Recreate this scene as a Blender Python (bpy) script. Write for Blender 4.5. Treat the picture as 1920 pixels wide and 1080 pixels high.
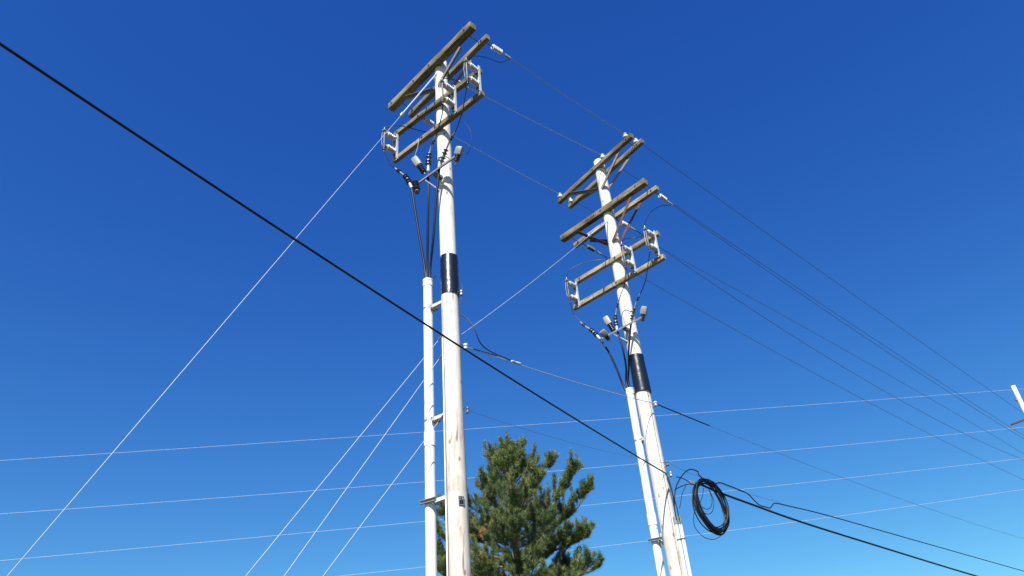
import bpy, math, random
import numpy as np
from mathutils import Vector, Matrix

random.seed(7)
rng = np.random.default_rng(7)
R = math.radians
sc = bpy.context.scene
for o in list(bpy.data.objects):
    bpy.data.objects.remove(o)

# ---------------------------------------------------------------- camera
FOCAL_PX, PITCH, ROLL = 1500.0, R(34.9), R(-4.9)          # for a 1920 px wide picture
CAM = Vector((0, 0, 1.6))
fwd = Vector((0, math.cos(PITCH), math.sin(PITCH)))
up0 = Vector((0, -math.sin(PITCH), math.cos(PITCH)))
x0 = Vector((1, 0, 0))
CX = x0 * math.cos(ROLL) + up0 * math.sin(ROLL)
CU = -x0 * math.sin(ROLL) + up0 * math.cos(ROLL)
cd = bpy.data.cameras.new('camera')
cam = bpy.data.objects.new('camera', cd)
sc.collection.objects.link(cam)
m = Matrix.Identity(4)
for i in range(3):
    m[i][0], m[i][1], m[i][2], m[i][3] = CX[i], CU[i], -fwd[i], CAM[i]
cam.matrix_world = m
cd.sensor_width = 36
cd.lens = 36 * FOCAL_PX / 1920
cd.clip_end = 6000
sc.camera = cam

# ---------------------------------------------------------------- sky and sun
SUN_AZ, SUN_EL = R(192), R(46)                             # clockwise from +Y
sun_dir = Vector((math.sin(SUN_AZ) * math.cos(SUN_EL), math.cos(SUN_AZ) * math.cos(SUN_EL), math.sin(SUN_EL)))
world = bpy.data.worlds.new('World')
sc.world = world
world.use_nodes = True
wn, wl = world.node_tree.nodes, world.node_tree.links
sky = wn.new('ShaderNodeTexSky')
sky.sky_type = 'NISHITA'
sky.sun_disc = False
sky.sun_elevation = SUN_EL
sky.sun_rotation = SUN_AZ
sky.air_density = 1.0
sky.dust_density = 0.35
sky.ozone_density = 2.2
hs = wn.new('ShaderNodeHueSaturation')
hs.inputs['Saturation'].default_value = 1.3
bg = wn['Background']
bg.inputs['Strength'].default_value = 0.0715
wl.new(sky.outputs[0], hs.inputs['Color'])
# grade of the clear sky: deeper red and green response, as the camera recorded it
sep, cmb = wn.new('ShaderNodeSeparateColor'), wn.new('ShaderNodeCombineColor')
wl.new(hs.outputs[0], sep.inputs[0])
graded = []
for ch, (pw, gain) in enumerate(((1.282, 0.691), (1.326, 0.711), (0.814, 1.404))):
    p_, g_ = wn.new('ShaderNodeMath'), wn.new('ShaderNodeMath')
    p_.operation, g_.operation = 'POWER', 'MULTIPLY'
    p_.inputs[1].default_value, g_.inputs[1].default_value = pw, gain
    wl.new(sep.outputs[ch], p_.inputs[0])
    wl.new(p_.outputs[0], g_.inputs[0])
    graded.append(g_)
# towards the bright horizon the blue never falls below the green, nor the green below the red
mg, mr_ = wn.new('ShaderNodeMath'), wn.new('ShaderNodeMath')
mg.operation = mr_.operation = 'MINIMUM'
kb, kg = wn.new('ShaderNodeMath'), wn.new('ShaderNodeMath')
kb.operation = kg.operation = 'MULTIPLY'
kb.inputs[1].default_value, kg.inputs[1].default_value = 0.86, 0.9
wl.new(graded[2].outputs[0], kb.inputs[0])
wl.new(graded[1].outputs[0], mg.inputs[0])
wl.new(kb.outputs[0], mg.inputs[1])
wl.new(mg.outputs[0], kg.inputs[0])
wl.new(graded[0].outputs[0], mr_.inputs[0])
wl.new(kg.outputs[0], mr_.inputs[1])
for src, ch in ((mr_, 0), (mg, 1), (graded[2], 2)):
    wl.new(src.outputs[0], cmb.inputs[ch])
wl.new(cmb.outputs[0], bg.inputs['Color'])
sl = bpy.data.lights.new('sun', 'SUN')
sl.energy = 5.0
sl.angle = R(0.53)
sl.color = (1.0, 0.965, 0.91)
so = bpy.data.objects.new('sun', sl)
so.rotation_euler = sun_dir.to_track_quat('Z', 'Y').to_euler()
so.location = (-5, -20, 30)
sc.collection.objects.link(so)
vs = sc.view_settings
vs.view_transform = 'Standard'
vs.look = 'None'
vs.gamma = 1
vs.use_curve_mapping = False
vs.exposure = 1.1

# ---------------------------------------------------------------- materials
def newmat(name):
    mt = bpy.data.materials.new(name)
    mt.use_nodes = True
    return mt, mt.node_tree.nodes, mt.node_tree.links, mt.node_tree.nodes['Principled BSDF']

def N(nodes, kind, **kw):
    n = nodes.new(kind)
    for k, v in kw.items():
        if k in n.inputs.keys():
            n.inputs[k].default_value = v
        else:
            setattr(n, k, v)
    return n

def simple(name, col, rough=0.5, metal=0.0, var=0.25, scale=14.0, bump=0.0, spec=0.5, bscale=None):
    mt, n, l, b = newmat(name)
    b.inputs['Roughness'].default_value = rough
    b.inputs['Metallic'].default_value = metal
    b.inputs['Specular IOR Level'].default_value = spec
    tc = N(n, 'ShaderNodeTexCoord')
    nz = N(n, 'ShaderNodeTexNoise', Scale=scale, Detail=6.0, Roughness=0.6)
    l.new(tc.outputs['Object'], nz.inputs['Vector'])
    cr = N(n, 'ShaderNodeValToRGB')
    cr.color_ramp.elements[0].position, cr.color_ramp.elements[1].position = 0.3, 0.7
    cr.color_ramp.elements[0].color = (*[c * (1 - var) for c in col], 1)
    cr.color_ramp.elements[1].color = (*[min(1, c * (1 + var * 0.6)) for c in col], 1)
    l.new(nz.outputs[0], cr.inputs[0])
    l.new(cr.outputs[0], b.inputs['Base Color'])
    if bump:
        bp = N(n, 'ShaderNodeBump', Strength=bump, Distance=0.01)
        n2 = N(n, 'ShaderNodeTexNoise', Scale=bscale or scale * 3, Detail=4.0)
        l.new(tc.outputs['Object'], n2.inputs['Vector'])
        l.new(n2.outputs[0], bp.inputs['Height'])
        l.new(bp.outputs[0], b.inputs['Normal'])
    return mt

def wood(name, stops, axis, grain=(1.0, 1.0), bump=0.5, fade=None, rough=0.85):
    """weathered timber: fibres run along the local axis, with dark checks and grey blotches"""
    mt, n, l, b = newmat(name)
    b.inputs['Roughness'].default_value = rough
    b.inputs['Specular IOR Level'].default_value = 0.25
    tc = N(n, 'ShaderNodeTexCoord')
    oi = N(n, 'ShaderNodeObjectInfo')
    off = N(n, 'ShaderNodeVectorMath', operation='MULTIPLY_ADD')
    rv = N(n, 'ShaderNodeCombineXYZ')
    mul = N(n, 'ShaderNodeMath', operation='MULTIPLY')
    mul.inputs[1].default_value = 37.0
    l.new(oi.outputs['Random'], mul.inputs[0])
    for k in range(3):
        l.new(mul.outputs[0], rv.inputs[k])
    add = N(n, 'ShaderNodeVectorMath', operation='ADD')
    l.new(tc.outputs['Object'], add.inputs[0])
    l.new(rv.outputs[0], add.inputs[1])
    def noise(along, across, detail, dist=0.0):
        mp = N(n, 'ShaderNodeMapping')
        s = [across] * 3
        s[axis] = along
        mp.inputs['Scale'].default_value = s
        l.new(add.outputs[0], mp.inputs['Vector'])
        nz = N(n, 'ShaderNodeTexNoise', Scale=1.0, Detail=detail, Roughness=0.62, Distortion=dist)
        l.new(mp.outputs[0], nz.inputs['Vector'])
        return nz.outputs[0]
    fib = noise(1.2 * grain[0], 45 * grain[1], 5.0, 0.3)
    blot = noise(0.9 * grain[0], 4.0 * grain[1], 4.0, 0.8)
    chk = noise(0.7 * grain[0], 26 * grain[1], 2.0, 0.5)
    mixf = N(n, 'ShaderNodeMath', operation='MULTIPLY_ADD')
    l.new(fib, mixf.inputs[0])
    mixf.inputs[1].default_value = 0.45
    m2 = N(n, 'ShaderNodeMath', operation='MULTIPLY')
    l.new(blot, m2.inputs[0])
    m2.inputs[1].default_value = 0.55
    l.new(m2.outputs[0], mixf.inputs[2])
    cr = N(n, 'ShaderNodeValToRGB')
    els = cr.color_ramp.elements
    while len(els) < len(stops):
        els.new(0.5)
    for e, (p, c) in zip(els, stops):
        e.position = p
        e.color = (*c, 1)
    l.new(mixf.outputs[0], cr.inputs[0])
    ck = N(n, 'ShaderNodeValToRGB')
    ck.color_ramp.elements[0].position, ck.color_ramp.elements[1].position = 0.27, 0.345
    ck.color_ramp.elements[0].color = (0.25, 0.22, 0.2, 1)
    ck.color_ramp.elements[1].color = (1, 1, 1, 1)
    l.new(chk, ck.inputs[0])
    mx = N(n, 'ShaderNodeMix', data_type='RGBA', blend_type='MULTIPLY')
    mx.inputs[0].default_value = 1.0
    l.new(cr.outputs[0], mx.inputs[6])
    l.new(ck.outputs[0], mx.inputs[7])
    last = mx.outputs[2]
    if fade:          # knots scattered over the round pole
        mpk = N(n, 'ShaderNodeMapping')
        mpk.inputs['Scale'].default_value = (5.5, 5.5, 2.6)
        l.new(add.outputs[0], mpk.inputs['Vector'])
        vo = N(n, 'ShaderNodeTexVoronoi', Scale=1.0)
        l.new(mpk.outputs[0], vo.inputs['Vector'])
        kr = N(n, 'ShaderNodeValToRGB')
        kr.color_ramp.elements[0].position, kr.color_ramp.elements[1].position = 0.05, 0.16
        kr.color_ramp.elements[0].color = (0.42, 0.36, 0.3, 1)
        kr.color_ramp.elements[1].color = (1, 1, 1, 1)
        l.new(vo.outputs['Distance'], kr.inputs[0])
        mk = N(n, 'ShaderNodeMix', data_type='RGBA', blend_type='MULTIPLY')
        mk.inputs[0].default_value = 1.0
        l.new(last, mk.inputs[6])
        l.new(kr.outputs[0], mk.inputs[7])
        last = mk.outputs[2]
    if fade:          # bleached towards the top of the pole, dirtier towards the butt
        z0, z1, lowcol = fade
        sx = N(n, 'ShaderNodeSeparateXYZ')
        l.new(tc.outputs['Object'], sx.inputs[0])
        mr = N(n, 'ShaderNodeMapRange')
        mr.inputs['From Min'].default_value = z0
        mr.inputs['From Max'].default_value = z1
        l.new(sx.outputs[axis], mr.inputs['Value'])
        cf = N(n, 'ShaderNodeMix', data_type='RGBA')
        cf.inputs[6].default_value = (*lowcol, 1)
        cf.inputs[7].default_value = (1, 1, 1, 1)
        l.new(mr.outputs[0], cf.inputs[0])
        mf = N(n, 'ShaderNodeMix', data_type='RGBA', blend_type='MULTIPLY')
        mf.inputs[0].default_value = 1.0
        l.new(last, mf.inputs[6])
        l.new(cf.outputs[2], mf.inputs[7])
        last = mf.outputs[2]
    l.new(last, b.inputs['Base Color'])
    bp = N(n, 'ShaderNodeBump', Strength=bump, Distance=0.006)
    hm = N(n, 'ShaderNodeMath', operation='ADD')
    l.new(fib, hm.inputs[0])
    l.new(ck.outputs[0], hm.inputs[1])
    l.new(hm.outputs[0], bp.inputs['Height'])
    l.new(bp.outputs[0], b.inputs['Normal'])
    return mt

M = {}
M['pole'] = wood('bleached_pole_timber', [(0.34, (0.33, 0.29, 0.25)), (0.45, (0.51, 0.475, 0.435)), (0.58, (0.58, 0.565, 0.54))], 2,
                 (1.6, 0.5), 0.4, (4.0, 11.0, (0.76, 0.71, 0.66)))
M['arm'] = wood('weathered_arm_timber', [(0.36, (0.037, 0.026, 0.013)), (0.46, (0.106, 0.081, 0.044)), (0.6, (0.205, 0.168, 0.102))], 0, (1.3, 0.45), 0.8)
M['arm_pale'] = wood('pale_arm_timber', [(0.36, (0.062, 0.047, 0.025)), (0.46, (0.168, 0.130, 0.071)), (0.6, (0.292, 0.243, 0.150))], 0, (1.3, 0.45), 0.8)
M['rust'] = simple('rusted_steel', (0.106, 0.047, 0.028), 0.8, 0.2, 0.5, 22, 0.4)
M['galv'] = simple('galvanised_steel', (0.311, 0.317, 0.323), 0.5, 0.55, 0.3, 25, 0.1)
M['dullgalv'] = simple('aged_galvanised_steel', (0.186, 0.186, 0.181), 0.55, 0.3, 0.35, 25, 0.1)
M['dull'] = simple('dull_steel', (0.124, 0.118, 0.112), 0.6, 0.5, 0.45, 30, 0.2)
M['brace'] = simple('weathered_brace', (0.186, 0.161, 0.124), 0.7, 0.2, 0.4, 20, 0.2)
M['white'] = simple('white_bracket_paint', (0.448, 0.454, 0.460), 0.45, 0.0, 0.15, 18, 0.05)
M['porcelain'] = simple('grey_porcelain', (0.386, 0.386, 0.373), 0.25, 0.0, 0.15, 9)
M['ceramic'] = simple('white_ceramic', (0.497, 0.497, 0.491), 0.2, 0.0, 0.1, 9)
M['pvc'] = simple('white_pvc', (0.6, 0.6, 0.6), 0.42, 0.0, 0.07, 3.0)
M['black'] = simple('black_rubber', (0.012, 0.012, 0.014), 0.35, 0.0, 0.3, 20)
M['jacket'] = simple('black_cable_jacket', (0.005, 0.005, 0.008), 0.5, 0.0, 0.3, 20, 0.0, 0.3)
M['wrap'] = simple('black_plastic_wrap', (0.005, 0.005, 0.007), 0.27, 0.0, 0.3, 12, 0.9, 0.8, 5)
M['greycap'] = simple('grey_plastic_cap', (0.168, 0.174, 0.174), 0.5, 0.0, 0.3, 25, 0.1)
M['guy'] = simple('galvanised_strand', (0.25, 0.29, 0.32), 0.5, 0.0, 0.02, 60)
M['rod'] = simple('pale_fibreglass_rod', (0.353, 0.386, 0.420), 0.4, 0.0, 0.1, 20)
M['wire'] = simple('weathered_aluminium_wire', (0.286, 0.311, 0.344), 0.55, 0.0, 0.03, 40)
M['darkwire'] = simple('dark_conductor', (0.1, 0.105, 0.13), 0.6, 0.0, 0.1, 40)
M['farwire'] = simple('bright_aluminium_conductor', (0.38, 0.41, 0.43), 0.5, 0.0, 0.05, 3)
M['copper'] = simple('dark_ground_wire', (0.07, 0.055, 0.045), 0.6, 0.3, 0.3, 30)
M['bark'] = simple('pine_bark', (0.16, 0.12, 0.09), 0.9, 0.0, 0.5, 9, 0.6)
M['dead'] = simple('dead_brown_needles', (0.36, 0.13, 0.045), 0.7, 0.0, 0.4, 5)
M['ground'] = simple('mown_grass_ground', (0.06, 0.065, 0.038), 0.95, 0.0, 0.5, 2.5, 0.5)
M['asphalt'] = simple('asphalt', (0.05, 0.05, 0.052), 0.9, 0.0, 0.3, 6, 0.3)

def needle_mat():
    mt, n, l, b = newmat('pine_needles')
    at = N(n, 'ShaderNodeAttribute', attribute_name='tone')
    cr = N(n, 'ShaderNodeValToRGB')
    e = cr.color_ramp.elements
    e[0].color = (0.016, 0.042, 0.026, 1)
    e[1].color = (0.18, 0.2, 0.04, 1)
    md = e.new(0.5)
    md.color = (0.07, 0.115, 0.03, 1)
    l.new(at.outputs['Fac'], cr.inputs[0])
    l.new(cr.outputs[0], b.inputs['Base Color'])
    b.inputs['Roughness'].default_value = 0.5
    tr = N(n, 'ShaderNodeBsdfTranslucent')
    l.new(cr.outputs[0], tr.inputs['Color'])
    mx = N(n, 'ShaderNodeMixShader')
    mx.inputs[0].default_value = 0.22
    l.new(b.outputs[0], mx.inputs[1])
    l.new(tr.outputs[0], mx.inputs[2])
    l.new(mx.outputs[0], n['Material Output'].inputs['Surface'])
    return mt
M['needle'] = needle_mat()

# ---------------------------------------------------------------- mesh helpers
class MB:
    def __init__(self):
        self.v, self.f = [], []
    def quadstrip(self, rings, closed_ring=True, cap=(True, True)):
        base = len(self.v)
        n = len(rings[0])
        for r in rings:
            self.v += [tuple(p) for p in r]
        for i in range(len(rings) - 1):
            for j in range(n if closed_ring else n - 1):
                a = base + i * n + j
                b_ = base + i * n + (j + 1) % n
                self.f.append((a, b_, b_ + n, a + n))
        if cap[0]:
            self.f.append(tuple(base + j for j in reversed(range(n))))
        if cap[1]:
            self.f.append(tuple(base + (len(rings) - 1) * n + j for j in range(n)))
        return self
    def box(self, c, ax, h):
        c = Vector(c)
        rings = []
        for k in (-1, 1):
            rings.append([c + ax[0] * h[0] * k + ax[1] * h[1] * a + ax[2] * h[2] * b for a, b in ((-1, -1), (1, -1), (1, 1), (-1, 1))])
        return self.quadstrip(rings)
    def tube(self, pts, r, n=8):
        pts = [Vector(p) for p in pts]
        rs = r if isinstance(r, (list, tuple)) else [r] * len(pts)
        d0 = (pts[1] - pts[0]).normalized()
        ref = Vector((0, 0, 1)) if abs(d0.z) < 0.9 else Vector((1, 0, 0))
        u = d0.cross(ref).normalized()
        rings = []
        for i, p in enumerate(pts):
            d = (pts[min(i + 1, len(pts) - 1)] - pts[max(i - 1, 0)]).normalized()
            u = (u - d * u.dot(d)).normalized()
            w = d.cross(u)
            rings.append([p + (u * math.cos(2 * math.pi * k / n) + w * math.sin(2 * math.pi * k / n)) * rs[i] for k in range(n)])
        return self.quadstrip(rings)
    def lathe(self, o, axis, prof, n=14):
        """prof: list of (distance along axis, radius)"""
        o = Vector(o)
        d = Vector(axis).normalized()
        ref = Vector((0, 0, 1)) if abs(d.z) < 0.9 else Vector((1, 0, 0))
        u = d.cross(ref).normalized()
        w = d.cross(u)
        rings = [[o + d * h + (u * math.cos(2 * math.pi * k / n) + w * math.sin(2 * math.pi * k / n)) * r for k in range(n)] for h, r in prof]
        return self.quadstrip(rings)
    def build(self, name, mat, parent=None, smooth=True, loc=None):
        off = Vector(parent_world(parent)) if parent else Vector(loc if loc is not None else self.v[0])
        me = bpy.data.meshes.new(name)
        me.from_pydata([(x - off.x, y - off.y, z - off.z) for x, y, z in self.v], [], self.f)
        me.update()
        if smooth:
            me.polygons.foreach_set('use_smooth', [True] * len(me.polygons))
            me.set_sharp_from_angle(angle=R(40))
        me.materials.append(M[mat])
        o = bpy.data.objects.new(name, me)
        sc.collection.objects.link(o)
        if parent:
            o.parent = parent
        else:
            o.location = off
        return o

WLOC = {}
def parent_world(o):
    p = Vector((0, 0, 0))
    while o:
        p = p + Vector(o.location)
        o = o.parent
    return p

def tag(o, label, cat, group=None, kind=None):
    o['label'] = label
    o['category'] = cat
    if group:
        o['group'] = group
    return o

def thing(name, loc, label, cat, group=None):
    o = bpy.data.objects.new(name, None)
    o.empty_display_size = 0.2
    sc.collection.objects.link(o)
    o.location = loc
    return tag(o, label, cat, group)

def spline(pts, sub=8):
    """Catmull-Rom through the points"""
    P = [Vector(p) for p in pts]
    P = [P[0] * 2 - P[1]] + P + [P[-1] * 2 - P[-2]]
    out = []
    for i in range(1, len(P) - 2):
        a, b, c, d = P[i - 1:i + 3]
        for k in range(sub):
            t = k / sub
            out.append(0.5 * ((2 * b) + (c - a) * t + (2 * a - 5 * b + 4 * c - d) * t * t + (3 * b - a - 3 * c + d) * t ** 3))
    out.append(P[-2])
    return out

def sagline(a, b, sag, n=24):
    a, b = Vector(a), Vector(b)
    return [a.lerp(b, i / n) - Vector((0, 0, sag * 4 * (i / n) * (1 - i / n))) for i in range(n + 1)]

# ---------------------------------------------------------------- surveying: sight lines met with real planes
def ray(x, y):
    return (CX * ((x - 960) / FOCAL_PX) - CU * ((y - 540) / FOCAL_PX) + fwd).normalized()

def level(x, y, z):
    d = ray(x, y)
    return CAM + d * ((z - CAM.z) / d.z)

def far(x, y, D):
    d = ray(x, y)
    return CAM + d * (D / math.hypot(d.x, d.y))

class Frame:
    """upright frame at a pole: s along the crossarms (to the near right), t towards the front of the arms, z up"""
    def __init__(self, xy, az):
        self.o = Vector((xy[0], xy[1], 0))
        a = R(az)
        self.s = Vector((math.sin(a), math.cos(a), 0))
        self.t = Vector((math.sin(a + math.pi / 2), math.cos(a + math.pi / 2), 0))
        self.z = Vector((0, 0, 1))
    def __call__(self, s, t, z):
        return self.o + self.s * s + self.t * t + self.z * z
    def on(self, x, y, t):
        d = ray(x, y)
        k = (t - (CAM - self.o).dot(self.t)) / d.dot(self.t)
        return CAM + d * k
    def side(self, x, y, s):
        d = ray(x, y)
        k = (s - (CAM - self.o).dot(self.s)) / d.dot(self.s)
        return CAM + d * k
    def loc(self, p):
        q = p - self.o
        return q.dot(self.s), q.dot(self.t), p.z

A = (-1.124, 11.947)
B = (2.842, 16.761)
_c = far(1901, 728, 42.0)
C = (_c.x, _c.y)
fA, fA2 = Frame(A, 129), Frame(A, 135)
fB, fB2, fBm = Frame(B, 132), Frame(B, 141), Frame(B, 135)
fC = Frame(C, 136)

# ---------------------------------------------------------------- ground (below the picture)
g = MB()
n = 24
for i in range(n + 1):
    for j in range(n + 1):
        g.v.append((-1500 + 3000 * i / n, -1500 + 3000 * j / n, 0.0))
for i in range(n):
    for j in range(n):
        a = i * (n + 1) + j
        g.f.append((a, a + n + 1, a + n + 2, a + 1))
o = g.build('ground', 'ground', smooth=False, loc=(0, 0, 0))
o['kind'] = 'structure'
rd = MB()
ld = Vector((math.sin(R(45)), math.cos(R(45)), 0))
ln = Vector((ld.y, -ld.x, 0))
rd.box(Vector((4.5, 7.5, 0.0)), (ld, ln, Vector((0, 0, 1))), (300, 3.2, 0.03))
o = rd.build('road', 'asphalt', smooth=False, loc=(4.5, 7.5, 0))
o['kind'] = 'structure'

# ---------------------------------------------------------------- poles
def shaft(parent, xy, z_top, r_bot, r_top, name='shaft', seed=1, n=28, kmax=60, lean=lambda z: 0.0):
    rg = random.Random(seed)
    ph = [rg.uniform(0, 6.28) for _ in range(6)]
    mb = MB()
    rings = []
    for k in range(kmax + 1):
        z = z_top * k / kmax
        r = r_bot + (r_top - r_bot) * k / kmax
        ring = []
        for j in range(n):
            a = 2 * math.pi * j / n
            w = 1 + 0.010 * math.sin(2 * a + ph[0] + z * 0.5) + 0.007 * math.sin(3 * a + ph[1] - z * 0.9) + 0.006 * math.sin(z * 2.3 + ph[2])
            ring.append((xy[0] + lean(z) + 0.012 * math.sin(z * 0.45 + ph[3]) + r * w * math.cos(a), xy[1] + r * w * math.sin(a), z))
        rings.append(ring)
    # slightly chamfered, roofed top
    last = rings[-1]
    c = Vector((xy[0] + lean(z_top), xy[1], 0))
    rings.append([((p[0] - c.x) * 0.9 + c.x, (p[1] - c.y) * 0.9 + c.y, z_top + 0.02) for p in last])
    mb.quadstrip(rings)
    o = mb.build(name, 'pole', parent)
    return o

def collar(parent, xy0, z0, z1, r0, r1, name, mat, rag=0.0, lumps=0.0, n=36, seed=3):
    rg = random.Random(seed)
    mb = MB()
    rings = []
    kk = 10
    ln_ = leanA if parent is poleA else leanB
    xy = (xy0[0] + ln_((z0 + z1) / 2), xy0[1])
    for k in range(kk + 1):
        f = k / kk
        ring = []
        for j in range(n):
            a = 2 * math.pi * j / n
            r = (r0 + (r1 - r0) * f) * (1 + lumps * (rg.random() - 0.5))
            z = z0 + (z1 - z0) * f + (rag * math.sin(a * 2 + 1) if k in (0, kk) else 0)
            ring.append((xy[0] + r * math.cos(a), xy[1] + r * math.sin(a), z))
        rings.append(ring)
    inner0 = [((p[0] - xy[0]) * 0.93 + xy[0], (p[1] - xy[1]) * 0.93 + xy[1], p[2]) for p in rings[0]]
    inner1 = [((p[0] - xy[0]) * 0.93 + xy[0], (p[1] - xy[1]) * 0.93 + xy[1], p[2]) for p in rings[-1]]
    mb.quadstrip([inner0] + rings + [inner1], cap=(False, False))
    return mb.build(name, mat, parent)

def arm(parent, p1, p2, h, w, t, mat='arm', seed=0, bolts=(0.06, 0.5, 0.94), name='crossarm', label=None, straps=()):
    """squared timber, mesh local: X along the arm, Y across, Z up; ends given as picture sight lines at height h"""
    a, b = level(*p1, h), level(*p2, h)
    L = (b - a).length
    d = (b - a) / L
    side = Vector((0, 0, 1)).cross(d)
    c = (a + b) / 2
    rg = random.Random(seed)
    ch = 0.010
    hw, ht = w / 2, t / 2
    prof = [(-hw + ch, -ht), (hw - ch, -ht), (hw, -ht + ch), (hw, ht - ch), (hw - ch, ht), (-hw + ch, ht), (-hw, ht - ch), (-hw, -ht + ch)]
    mb = MB()
    rings = []
    kk = 16
    ph = rg.uniform(0, 6)
    bow = rg.uniform(-0.012, 0.012)
    for k in range(kk + 1):
        x = -L / 2 + L * k / kk
        e = 0.004 if 0 < k < kk else 0.0
        z_b = bow * (1 - (2 * k / kk - 1) ** 2)
        ring = [(x, y + rg.uniform(-e, e), z + rg.uniform(-e, e) + z_b) for y, z in prof]
        small = [(x, y * 0.93, z * 0.93) for y, z in prof]
        if k == 0:
            rings += [small, [(x + 0.012, y, z) for y, z in prof]]
        elif k == kk:
            rings += [[(x - 0.012, y, z) for y, z in prof], small]
        else:
            rings.append(ring)
    mb.quadstrip(rings)
    me_o = mb.build(name, mat, None, True, (0, 0, 0))
    rel = c - parent_world(parent)
    me_o.parent = parent
    mt = Matrix.Identity(4)
    for i in range(3):
        mt[i][0], mt[i][1], mt[i][2], mt[i][3] = d[i], side[i], (0, 0, 1)[i], rel[i]
    me_o.matrix_basis = mt
    if label:
        me_o['label'] = label
    for fr in bolts:
        x = (fr - 0.5) * L
        for sy in (-1, 1):
            bm = MB().lathe((x, sy * (hw + 0.03), 0), (0, -sy, 0), [(0, 0.012), (0.022, 0.012), (0.0221, 0.03), (0.0299, 0.03)], 8)
            bo = bm.build('bolt', 'dull', None, True, (0, 0, 0))
            bo.parent = me_o
    for fr in straps:
        x = (fr - 0.5) * L
        q = 1.06
        st = MB().quadstrip([[(x + k, y * q, z * q) for y, z in prof] for k in (-0.009, 0.009)])
        so_ = st.build('strap', 'dull', None, True, (0, 0, 0))
        so_.parent = me_o
    return me_o, a, b, d, side

def brace(parent, p, q, mat='brace', wide=0.078, name='brace'):
    p, q = Vector(p), Vector(q)
    d = (q - p).normalized()
    w = d.cross(Vector((0, 0, 1))).normalized()
    v = d.cross(w)
    mb = MB()
    # angle iron: an L drawn out along d
    e = 0.006
    el = [(0, 0), (wide, 0), (wide, e), (e, e), (e, wide), (0, wide)]
    mb.quadstrip([[c + w * a + v * b for a, b in el] for c in (p, q)])
    return mb.build(name, mat, parent, False)

def r_at(pole, z):
    return {'A': 0.178 - 0.0021 * z, 'B': 0.198 - 0.0029 * z}[pole]

leanA = lambda z: -0.07 * max(0.0, (z - 9.0) / 7.2) ** 1.5      # the bleached tops are not quite plumb
leanB = lambda z: 0.06 - 0.14 * z / 17.2

A_TOP = fA2.on(829, 121, 0.0).z
B_TOP = fB2.on(1120, 301, 0.0).z - 0.17
poleA = thing('utility_pole', (A[0], A[1], 0), 'nearer bleached timber power pole with thick paired arms at its very top', 'utility pole', 'timber power poles')
shaft(poleA, A, A_TOP, r_at('A', 0), r_at('A', A_TOP), seed=2, lean=leanA)
poleB = thing('utility_pole', (B[0], B[1], 0), 'second bleached power pole, carrying three tiers of arms, beside the cable coil', 'utility pole', 'timber power poles')
shaft(poleB, B, B_TOP, r_at('B', 0), r_at('B', B_TOP), seed=5, lean=leanB)

# crossarms, pole A
armA_tf = arm(poleA, (733, 203), (887, 48), 16.15, 0.17, 0.185, seed=1, bolts=(0.05, 0.33, 0.52, 0.93), straps=(0.035, 0.62))
armA_tb = arm(poleA, (769, 217), (915, 69), 16.12, 0.115, 0.14, seed=2)
armA_cu = arm(poleA, (741, 254), (902, 132), 14.81, 0.10, 0.125, seed=3, bolts=(0.04, 0.3, 0.5, 0.95), straps=(0.33, 0.46))
armA_cl = arm(poleA, (739, 302), (906, 174), 14.06, 0.10, 0.125, seed=4, bolts=(0.04, 0.35, 0.5, 0.95), straps=(0.28, 0.44))
# crossarms, pole B
armB_tf = arm(poleB, (1048, 379), (1185, 254), 17.09, 0.115, 0.145, seed=5, straps=(0.08, 0.47, 0.88))
armB_tb = arm(poleB, (1068, 388), (1205, 264), 17.10, 0.115, 0.145, seed=6, straps=(0.1, 0.86))
armB_mf = arm(poleB, (1054, 449), (1211, 340), 15.52, 0.16, 0.18, 'arm', seed=7, bolts=(0.04, 0.42, 0.5, 0.9), straps=(0.05, 0.44, 0.91))
armB_mb = arm(poleB, (1078, 461), (1233, 352), 15.47, 0.115, 0.14, 'arm_pale', seed=8, straps=(0.12, 0.9))
armB_cu = arm(poleB, (1080, 529), (1235, 437), 13.83, 0.105, 0.135, 'arm_pale', seed=9, straps=(0.36, 0.5))
armB_cl = arm(poleB, (1076, 578), (1246, 481), 13.07, 0.105, 0.135, 'arm_pale', seed=10, straps=(0.24, 0.46))

# braces: from the arm out on each side down to the pole
def vee(pole, key, fr, pr, pl, end_r, end_l, t, mat):
    for top, bot in ((pr, end_r), (pl, end_l)):
        p = fr.on(*top, t)
        z = fr.on(*bot, t).z
        sg = 1 if t > 0 else -1
        p0_ = p
        q = fr(0.05 if top is pr else -0.05, sg * (r_at(key, z) + 0.012), z)
        q.x += (leanA if key == 'A' else leanB)(z)
        brace(pole, p + (p - q) * 0.07, q, mat)
vee(poleA, 'A', fA2, (858, 92), (768, 181), (826, 152), (815, 167), 0.2, 'brace')
vee(poleA, 'A', fA2, (879, 116), (792, 198), (846, 170), (815, 188), -0.2, 'brace')
vee(poleB, 'B', fB2, (1157, 287), (1073, 362), (1128, 352), (1122, 356), 0.2, 'brace')
vee(poleB, 'B', fB2, (1175, 299), (1090, 372), (1143, 354), (1120, 364), -0.2, 'brace')
vee(poleB, 'B', fBm, (1181, 367), (1087, 434), (1148, 452), (1143, 456), 0.2, 'rust')
vee(poleB, 'B', fBm, (1199, 379), (1110, 449), (1167, 452), (1150, 458), -0.2, 'rust')

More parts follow.
